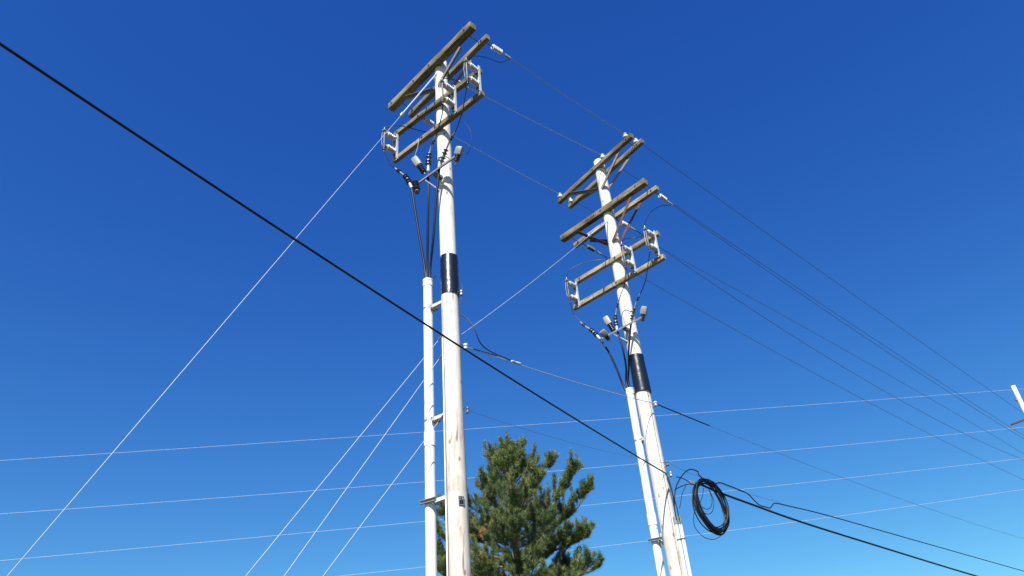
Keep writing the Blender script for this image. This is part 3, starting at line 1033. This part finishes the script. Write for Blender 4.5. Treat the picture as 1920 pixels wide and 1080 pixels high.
wire(sagline(mA, mB, 0.1, 20), 0.0035, 'faint thin signal wire from low on the nearer pole to the second pole', 'darkwire', None, 'signal_wire')

def spool(pole, p, fr, mat='ceramic', r=0.04, name='spool_insulator'):
    p = Vector(p)
    o = MB().lathe(p - Vector((0, 0, 0.05)), (0, 0, 1), [(0, r * .9), (0.01, r), (0.03, r), (0.045, r * .6), (0.055, r * .6), (0.07, r), (0.09, r), (0.1, r * .9)], 14).build(name, mat, pole)
    c = Vector((pole.location.x, pole.location.y, p.z))
    MB().tube([c.lerp(p, 0.5) + Vector((0, 0, .055)), p + Vector((0, 0, .055)), p - Vector((0, 0, .055)), c.lerp(p, 0.5) - Vector((0, 0, .055))], 0.009, 6).build('clevis', 'dull', o)
spool(poleA, nA, fA)
spool(poleB, nB, fB)
spool(poleA, mA, fA, 'dull', 0.025, 'wire_clamp')
spool(poleB, mB, fB, 'dull', 0.03, 'wire_clamp')
spool(poleB, fB.on(1258, 889, 0.0), fB, 'galv', 0.03, 'wire_clamp')
spool(poleA, fA.on(865, 549, -0.1), fA, 'galv', 0.025, 'wire_clamp')
MB().tube(spline([fA.on(861, 524, -.1), fA.on(866, 535, -.14), fA.on(867, 548, -.12), fA.on(864, 570, -.1)], 6), 0.006, 6).build('ground_lead', 'copper', poleA)
MB().tube(spline([fA.on(826, 516, .1), fA.on(818, 517, .1), fA.on(812, 524, .06)], 6), 0.007, 6).build('ground_lead', 'copper', poleA)

# number tag on the nearer pole: grey plate with a dark, crossed mark
pt = fA.on(871, 933, 0.12)
cdir = Vector((pt.x - A[0], pt.y - A[1], 0)).normalized()
wdir = Vector((0, 0, 1)).cross(cdir)
pc = Vector((A[0], A[1], pt.z)) + cdir * (r_at('A', pt.z) + 0.008)
tg = MB().box(pc, (wdir, cdir, Vector((0, 0, 1))), (0.045, 0.004, 0.07)).build('number_tag', 'black', poleA, False)
fr_ = MB()
for du, dz, hu, hz in ((-0.041, 0, 0.004, 0.07), (0.041, 0, 0.004, 0.07), (0, 0.066, 0.037, 0.004), (0, -0.066, 0.037, 0.004), (0, 0.012, 0.037, 0.003), (-0.018, 0.04, 0.012, 0.01), (0.018, 0.036, 0.01, 0.012)):
    fr_.box(pc + wdir * du + cdir * 0.0055 + Vector((0, 0, dz)), (wdir, cdir, Vector((0, 0, 1))), (hu, 0.003, hz))
fr_.build('tag_frame', 'greycap', tg, False)

# ---------------------------------------------------------------- thick black service cable crossing the picture
near = CAM + ray(0, 79) * (7.0 / ray(0, 79).dot(fwd)) + Vector((0, 0, 0.085))
endc = fB.on(1249, 888, 0.19)
d = near - endc
ptsc = sagline(endc, endc + d * 1.25, 0.16, 40)
root = thing('service_cable', endc, 'thick black cable crossing the whole picture in front of the nearer pole', 'cable')
MB().tube(ptsc, 0.0148, 10).build('sheath', 'jacket', root)
tail = [endc + (ptsc[0] - ptsc[1]).normalized() * -0.02, fB.on(1255, 903, .19), fB.on(1261, 925, .19), fB.on(1264, 950, .19), fB.on(1268, 975, .19)]
MB().tube(spline(tail, 8), 0.012, 8).build('tail', 'jacket', root)
MB().tube(spline([endc - Vector((0, 0, .12)), fB.on(1259, 920, .2), fB.on(1268, 948, .16), fB.on(1274, 974, .12)], 8), 0.010, 8).build('tail', 'jacket', root)

# two slim cable risers low on the second pole
def slim(px_top, px_bot, t, r, label):
    b = fB.on(*px_bot, t)
    s, _, _ = fB.loc(b)
    zt = fB.on(*px_top, t).z
    root = thing('cable_riser', fB(s, t, 0), label, 'conduit', 'slim risers on the second pole')
    MB().lathe(fB(s, t, 0), (0, 0, 1), [(0, r), (zt, r)], 16).build('pipe', 'pvc', root)
    MB().lathe(fB(s, t, zt - 0.12), (0, 0, 1), [(0, r + .001), (0.0, r + .008), (0.15, r + .008), (0.17, r * .6)], 16).build('end_fitting', 'greycap', root)
    for k in range(4):
        z = zt - 0.45 - 1.5 * k
        MB().lathe(fB(s, t, z), (0, 0, 1), [(0, r + .001), (0, r + .006), (0.03, r + .006), (0.03, r + .001)], 16).build('strap', 'dull', root)
slim((1268, 972), (1286, 1078), 0.17, 0.036, 'slim white cable riser on the lower face of the second pole, left of two')
slim((1275, 971), (1294, 1078), 0.02, 0.038, 'slim white cable riser on the lower right edge of the second pole')

# ---------------------------------------------------------------- slack coil and cables leaving to the right
fl = Frame(fB.on(1262, 897, 0.0)[:2], 136.0)
def L(x, y, s=0.0):
    return fl.side(x, y, s)
coil = thing('cable_coil', L(1335, 950), 'large coil of slack black cable hanging right of the second pole', 'cable coil')
def loop(cx, cy, a, b, tilt, seed, rr, turns=1.0):
    rg = random.Random(seed)
    ph = [rg.uniform(0, 6.28) for _ in range(4)]
    pts = []
    n = 56
    off = rg.uniform(-0.05, 0.05)
    for k in range(int(n * turns) + 1):
        q = 2 * math.pi * k / n + ph[3]
        w = 1 + 0.02 * math.sin(2 * q + ph[0]) + 0.015 * math.sin(3 * q + ph[1])
        ex, ey = b * w * math.cos(q), a * w * math.sin(q)
        x = cx + ex * math.cos(tilt) - ey * math.sin(tilt)
        y = cy + ex * math.sin(tilt) + ey * math.cos(tilt)
        pts.append(L(x, y, off + 0.025 * math.sin(2 * q + ph[2])))
    MB().tube(pts, rr, 8).build('cable_turn', 'jacket', coil)
for k in range(17):
    loop(1334 + random.uniform(-3.2, 3.2), 950 + random.uniform(-3.5, 3.5), 51 + random.uniform(-8, 4.5), 24.5 + random.uniform(-6, 4.5), R(-22) + random.uniform(-.09, .09), k, 0.0125)
MB().tube(spline([L(1308, 945), L(1301, 965, .05), L(1303, 988, .08), L(1320, 1007, .1), L(1340, 1011, .08), L(1358, 1000, .03)], 8), 0.0075, 6).build('loose_loop', 'jacket', coil)
MB().tube(spline([L(1319, 915), L(1317, 930, .05), L(1312, 945, .06)], 8), 0.0075, 6).build('loose_loop', 'jacket', coil)
MB().tube(spline([L(1329, 918), L(1335, 935, .05), L(1333, 950, .06), L(1325, 955, .05), L(1317, 951, .03)], 8), 0.0075, 6).build('loose_loop', 'jacket', coil)
MB().tube(spline([L(1331, 920), L(1338, 940, .05), L(1336, 958, .06), L(1328, 964, .05), L(1321, 962, .03)], 8), 0.0075, 6).build('loose_loop', 'jacket', coil)

root = thing('messenger_cable', L(1264, 893), 'thick black cable leaving the coil and sloping to the lower right corner', 'cable')
pm = [L(1293, 905), L(1312, 908), L(1340, 920), L(1366, 930), L(1410, 946), L(1500, 978), L(1640, 1022), L(1830, 1080), L(1980, 1122), L(2150, 1168)]
MB().tube(spline(pm, 8), 0.025, 8).build('sheath', 'jacket', root)
MB().tube(spline([L(1265, 918), L(1280, 911), L(1296, 907), L(1315, 909)], 8), 0.011, 6).build('lead_in', 'jacket', root)
MB().tube(spline([L(1268, 894), L(1280, 897), L(1293, 904), L(1300, 907)], 8), 0.010, 6).build('lead_in', 'jacket', root)
MB().tube(spline([L(1286, 911), L(1279, 926), L(1276, 945), L(1274, 953)], 8), 0.007, 6).build('lead_in', 'jacket', root)
MB().box(L(1297, 905), (fl.t, fl.s, fl.z), (0.08, 0.03, 0.035)).build('strand_clamp', 'galv', root, False)
root = thing('drop_cable', L(1262, 940), 'thin black cable kinking above the thick one, right of the coil', 'cable')
pu = [L(1264, 950), L(1266, 920), L(1273, 901), L(1284, 886), L(1295, 880), L(1308, 884), L(1310, 890), L(1322, 900), L(1338, 907), L(1350, 905), L(1362, 909), L(1385, 918), L(1402, 926), L(1414, 938), L(1424, 947), L(1437, 951), L(1444, 952.5), L(1450, 945), L(1457, 944), L(1480, 949), L(1550, 966), L(1680, 1003), L(1800, 1037), L(1920, 1071), L(1990, 1090), L(2150, 1133)]
MB().tube(spline(pu, 6), 0.0135, 8).build('sheath', 'jacket', root)
wire([fB.on(1257, 870, 0.02), L(1290, 886), L(1400, 925), L(1465, 943)], 0.004, 'faint thin wire passing behind the coil from the second pole', 'darkwire', None, 'lashing_wire')

# ---------------------------------------------------------------- far pole at the right edge
topC = far(1901, 724, 42.0).z
poleC = thing('utility_pole', (C[0], C[1], 0), 'distant pole top poking in at the right edge of the picture', 'utility pole', 'timber power poles')
shaft(poleC, C, topC, 0.17, 0.105, seed=9, n=16, kmax=24)
ea = fC.on(1896, 797, 0.1)
sC, _, zC = fC.loc(ea)
MB().box(fC(sC + 1.3, 0.17, zC), (fC.s, fC.t, fC.z), (1.3, 0.04, 0.035)).build('crossarm', 'copper', poleC, False)
MB().tube([fC(sC + .02, .17, zC - .02), fC(sC + 0.02, 0.17, zC - 0.22), fC(sC + .1, .17, zC - .26)], 0.02, 6).build('end_hook', 'dull', poleC)
MB().lathe(fC(-0.1, 0.05, topC - 0.75), (0, 0, 1), [(0, 0.03), (0.02, 0.06), (0.1, 0.06), (0.12, 0.03)], 8).build('bracket', 'dull', poleC)

# ---------------------------------------------------------------- transmission wires far behind
P0 = far(0, 960, 62.0)
P1 = far(1900, 860, 82.0)
azl = math.degrees(math.atan2(P1.x - P0.x, P1.y - P0.y))
ffar = Frame((P0.x, P0.y), azl)
far_pix = [[(-160, 874), (0, 863), (440, 837), (792, 809), (1075, 789), (1400, 768), (1700, 747), (1873, 733), (2050, 718)],
           [(-160, 974), (0, 963), (440, 935), (792, 903), (1055, 880), (1400, 852), (1700, 823), (1873, 806), (2050, 787)],
           [(-160, 1064), (0, 1051), (440, 1015), (792, 978), (1105, 945), (1400, 916), (1700, 885), (1900, 862), (2050, 844)],
           [(300, 1114), (660, 1078), (792, 1065), (1120, 1023), (1400, 991), (1700, 951), (1900, 921), (2050, 896)]]
for lab, pix in zip(('uppermost of four thin pale wires crossing far behind', 'second from top of four thin pale wires far behind',
                     'third from top of four thin pale wires far behind', 'lowest of four thin pale wires far behind the tree'), far_pix):
    pp = [ffar.on(x, y, 0.0) for x, y in pix]
    ss = np.array([ffar.loc(p)[0] for p in pp])
    zz = np.array([p.z for p in pp])
    co = np.polyfit(ss, zz, 2)
    s_all = np.linspace(ss[0] - 45, ss[-1] + 60, 60)
    wire([ffar(float(s), 0.0, float(np.polyval(co, s))) for s in s_all], 0.0115, lab, 'farwire', 'transmission wires far behind', 'transmission_wire')

# ---------------------------------------------------------------- pine tree
TD = 30.0
def T(x, y, depth=0.0):
    return far(x, y, TD + depth)
base = T(968, 1080)
tree_xy = Vector((base.x, base.y, 0))
tree = thing('pine_tree', tree_xy, 'tall green pine standing behind the nearer pole', 'tree')
tip = T(947, 846)
trunk_pts = [tree_xy, tree_xy + Vector((0.0, 0, 4)), Vector((base.x, base.y, base.z)), T(966, 1020), T(962, 950), T(955, 890), tip]
tr = spline(trunk_pts, 10)
nt = len(tr)
MB().tube(tr, [0.27 * (1 - (p.z / tip.z)) ** 0.85 + 0.012 for p in tr], 12).build('trunk', 'bark', tree)

def trunk_at(z):
    for i in range(1, nt):
        if tr[i].z >= z:
            f = (z - tr[i - 1].z) / max(1e-6, tr[i].z - tr[i - 1].z)
            return tr[i - 1].lerp(tr[i], f)
    return tr[-1]

trg = random.Random(11)
twigs = []       # (point, direction, tone bias)
branch_mb = MB()
def branch(p, az, L_, rise, curl, r0, bias=0.0, depth=0):
    """a limb that leaves the trunk and sweeps up; short twigs with needle tufts along its outer part"""
    pts = [p]
    d = Vector((math.sin(az) * math.cos(rise), math.cos(az) * math.cos(rise), math.sin(rise)))
    k = max(5, int(L_ / 0.22))
    cur = p.copy()
    for i in range(k):
        d = (d + Vector((trg.uniform(-.10, .10), trg.uniform(-.10, .10), curl / k + trg.uniform(-.05, .05)))).normalized()
        cur = cur + d * (L_ / k)
        pts.append(cur)
    branch_mb.tube(pts, [max(0.006, r0 * (1 - i / (k + 0.5))) for i in range(k + 1)], 6)
    start = 0.22 if depth == 0 else 0.1
    for i in range(1, k + 1):
        f = i / k
        if f < start:
            continue
        dd = (pts[i] - pts[i - 1]).normalized()
        if depth == 0 and L_ > 0.8:
            for sgn in (-1, 1):
                if trg.random() < 0.72:
                    a2 = az + sgn * trg.uniform(0.4, 1.1)
                    branch(pts[i], a2, (L_ * 0.42 * (1.1 - f) + 0.32) * trg.uniform(.7, 1.2), rise * .6 + trg.uniform(0.0, .55), 0.7, 0.012, bias + trg.uniform(-.12, .12), 1)
        twigs.append((pts[i], dd, bias))
        if depth == 1:
            twigs.append((pts[i].lerp(pts[i - 1], .5), dd, bias))
        if i == k:
            for _ in range(3):
                twigs.append((pts[i] + dd * trg.uniform(0.0, .08), dd, bias + .1))
            hs_ = trg.uniform(0.08, 0.3)          # upright leading shoot
            for q_ in range(3):
                twigs.append((pts[i] + Vector((trg.gauss(0, .015), trg.gauss(0, .015), hs_ * (q_ + 1) / 3)), Vector((0, 0, 1)), bias + .12))

def half_width(z):
    """crown radius at height z, read off the tree's outline"""
    top = tip.z
    q = top - z
    return min(2.9, 0.22 + 0.74 * q ** 0.76) if q < 9 else 2.7
z = tip.z - 0.25
while z > 4.5:
    w = half_width(z)
    nb = trg.randint(5, 7) if z > 7.5 else 5
    a0 = trg.uniform(0, 6.28)
    for b in range(nb):
        az = a0 + b * 2 * math.pi / nb + trg.uniform(-.3, .3)
        Lb = w * trg.uniform(0.72, 1.12)
        p = trunk_at(z + trg.uniform(-.12, .12))
        q = tip.z - z
        rise = R(58) - R(min(48, 12 * q)) + trg.uniform(-.12, .12)
        branch(p, az, Lb * 1.05, rise, trg.uniform(.35, .8), 0.022 + 0.011 * Lb, trg.uniform(-.15, .15))
    z -= trg.uniform(0.36, 0.5)
# stout limbs that break the outline on the right and left
def limb(px_from, pxs, depth, r0, bias=0.0):
    pts = [trunk_at(T(*px_from).z)] + [T(x, y, depth) for x, y in pxs]
    c = spline(pts, 6)
    branch_mb.tube(c, [max(0.008, r0 * (1 - i / len(c))) for i in range(len(c))], 6)
    for i in range(len(c) // 3, len(c)):
        f = i / len(c)
        dd = (c[i] - c[i - 1]).normalized()
        for sgn in (-1, 1, 0):
            az = math.atan2(dd.x, dd.y) + sgn * trg.uniform(.6, 1.8)
            branch(c[i], az, trg.choice((.12, .3, .45, .7)) * trg.uniform(.8, 1.2) * (1.25 - f * .6), R(35) + trg.uniform(-.2, .5), .6, .01, bias + trg.uniform(-.1, .15), 1)
        twigs.append((c[i], dd, bias))
limb((966, 1010), [(1010, 975), (1045, 935), (1062, 905), (1073, 879)], -0.5, .05)
limb((967, 1030), [(1020, 1000), (1070, 965), (1092, 940), (1103, 913)], 0.2, .05)
limb((967, 1060), [(1025, 1038), (1070, 1020), (1100, 1006)], -0.3, .05)
limb((968, 1100), [(1030, 1084), (1070, 1072), (1098, 1058)], 0.3, .05)
limb((962, 960), [(985, 930), (1008, 900), (1030, 868)], 0.3, .04)
limb((966, 1010), [(905, 995), (860, 975), (836, 955)], 0.3, .05)
limb((967, 1050), [(905, 1040), (855, 1025), (825, 1000)], -0.3, .05)
limb((967, 1040), [(900, 1015), (855, 990), (830, 972)], 0.6, .05)
limb((968, 1085), [(900, 1075), (850, 1062), (822, 1040)], 0.2, .05)
limb((968, 1100), [(900, 1095), (850, 1085), (826, 1070)], -0.5, .05)
branch_mb.build('branches', 'bark', tree)['kind'] = 'stuff'

# needles: slender three-cornered blades bundled in tufts on every twig
def tufts(tw, per, ln_, wd, name, mat, tonefun):
    P = np.array([t[0][:] for t in tw])
    D = np.array([t[1][:] for t in tw])
    Bs = np.array([t[2] for t in tw])
    n = len(P)
    P = np.repeat(P, per, 0)
    D = np.repeat(D, per, 0)
    bias = np.repeat(Bs + rng.normal(0, .17, n), per)
    rnd = rng.normal(size=(n * per, 3))
    rnd /= np.linalg.norm(rnd, axis=1)[:, None]
    dirs = D * rng.uniform(0.25, 1.0, (n * per, 1)) + rnd * 0.85 + np.array([0, 0, .22])
    dirs /= np.linalg.norm(dirs, axis=1)[:, None]
    P = P + rng.normal(0, 0.03, (n * per, 3))
    side = np.cross(dirs, rng.normal(size=(n * per, 3)))
    side /= np.linalg.norm(side, axis=1)[:, None]
    ll = ln_ * rng.uniform(.6, 1.15, (n * per, 1))
    v = np.empty((n * per, 3, 3))
    v[:, 0] = P - side * wd / 2
    v[:, 1] = P + side * wd / 2
    v[:, 2] = P + dirs * ll
    v = v.reshape(-1, 3) - np.array(tree_xy)
    me = bpy.data.meshes.new(name)
    me.vertices.add(len(v))
    me.vertices.foreach_set('co', v.ravel())
    nf = n * per
    me.loops.add(nf * 3)
    me.loops.foreach_set('vertex_index', np.arange(nf * 3, dtype=np.int32))
    me.polygons.add(nf)
    me.polygons.foreach_set('loop_start', np.arange(0, nf * 3, 3, dtype=np.int32))
    me.update(calc_edges=True)
    at = me.attributes.new('tone', 'FLOAT', 'POINT')
    tone = np.clip(.55 + bias + rng.normal(0, .10, nf), 0, 1)
    at.data.foreach_set('value', np.repeat(tone, 3).astype(np.float32))
    me.materials.append(M[mat])
    o = bpy.data.objects.new(name, me)
    sc.collection.objects.link(o)
    o.parent = tree
    return o
print('twigs', len(twigs))
from mathutils import noise as mnoise
twigs = [t for t in twigs if mnoise.noise(t[0] * 1.5) > -0.2 and trg.random() < 0.92]
cr = tufts(twigs, 30, 0.16, 0.0105, 'crown', 'needle', None)
cr['kind'] = 'stuff'
for px in ((904, 996), (908, 1046), (980, 1036)):
    c = T(*px, -2.2 if px[0] < 950 else -1.2)
    dt = [(c + Vector((trg.gauss(0, .05), trg.gauss(0, .05), trg.gauss(0, .09))), Vector((0, 0, -1)), 0.0) for _ in range(6)]
    tufts(dt, 22, 0.13, 0.013, 'dead_spray', 'dead', None)['label'] = 'small spray of dead orange-brown needles'
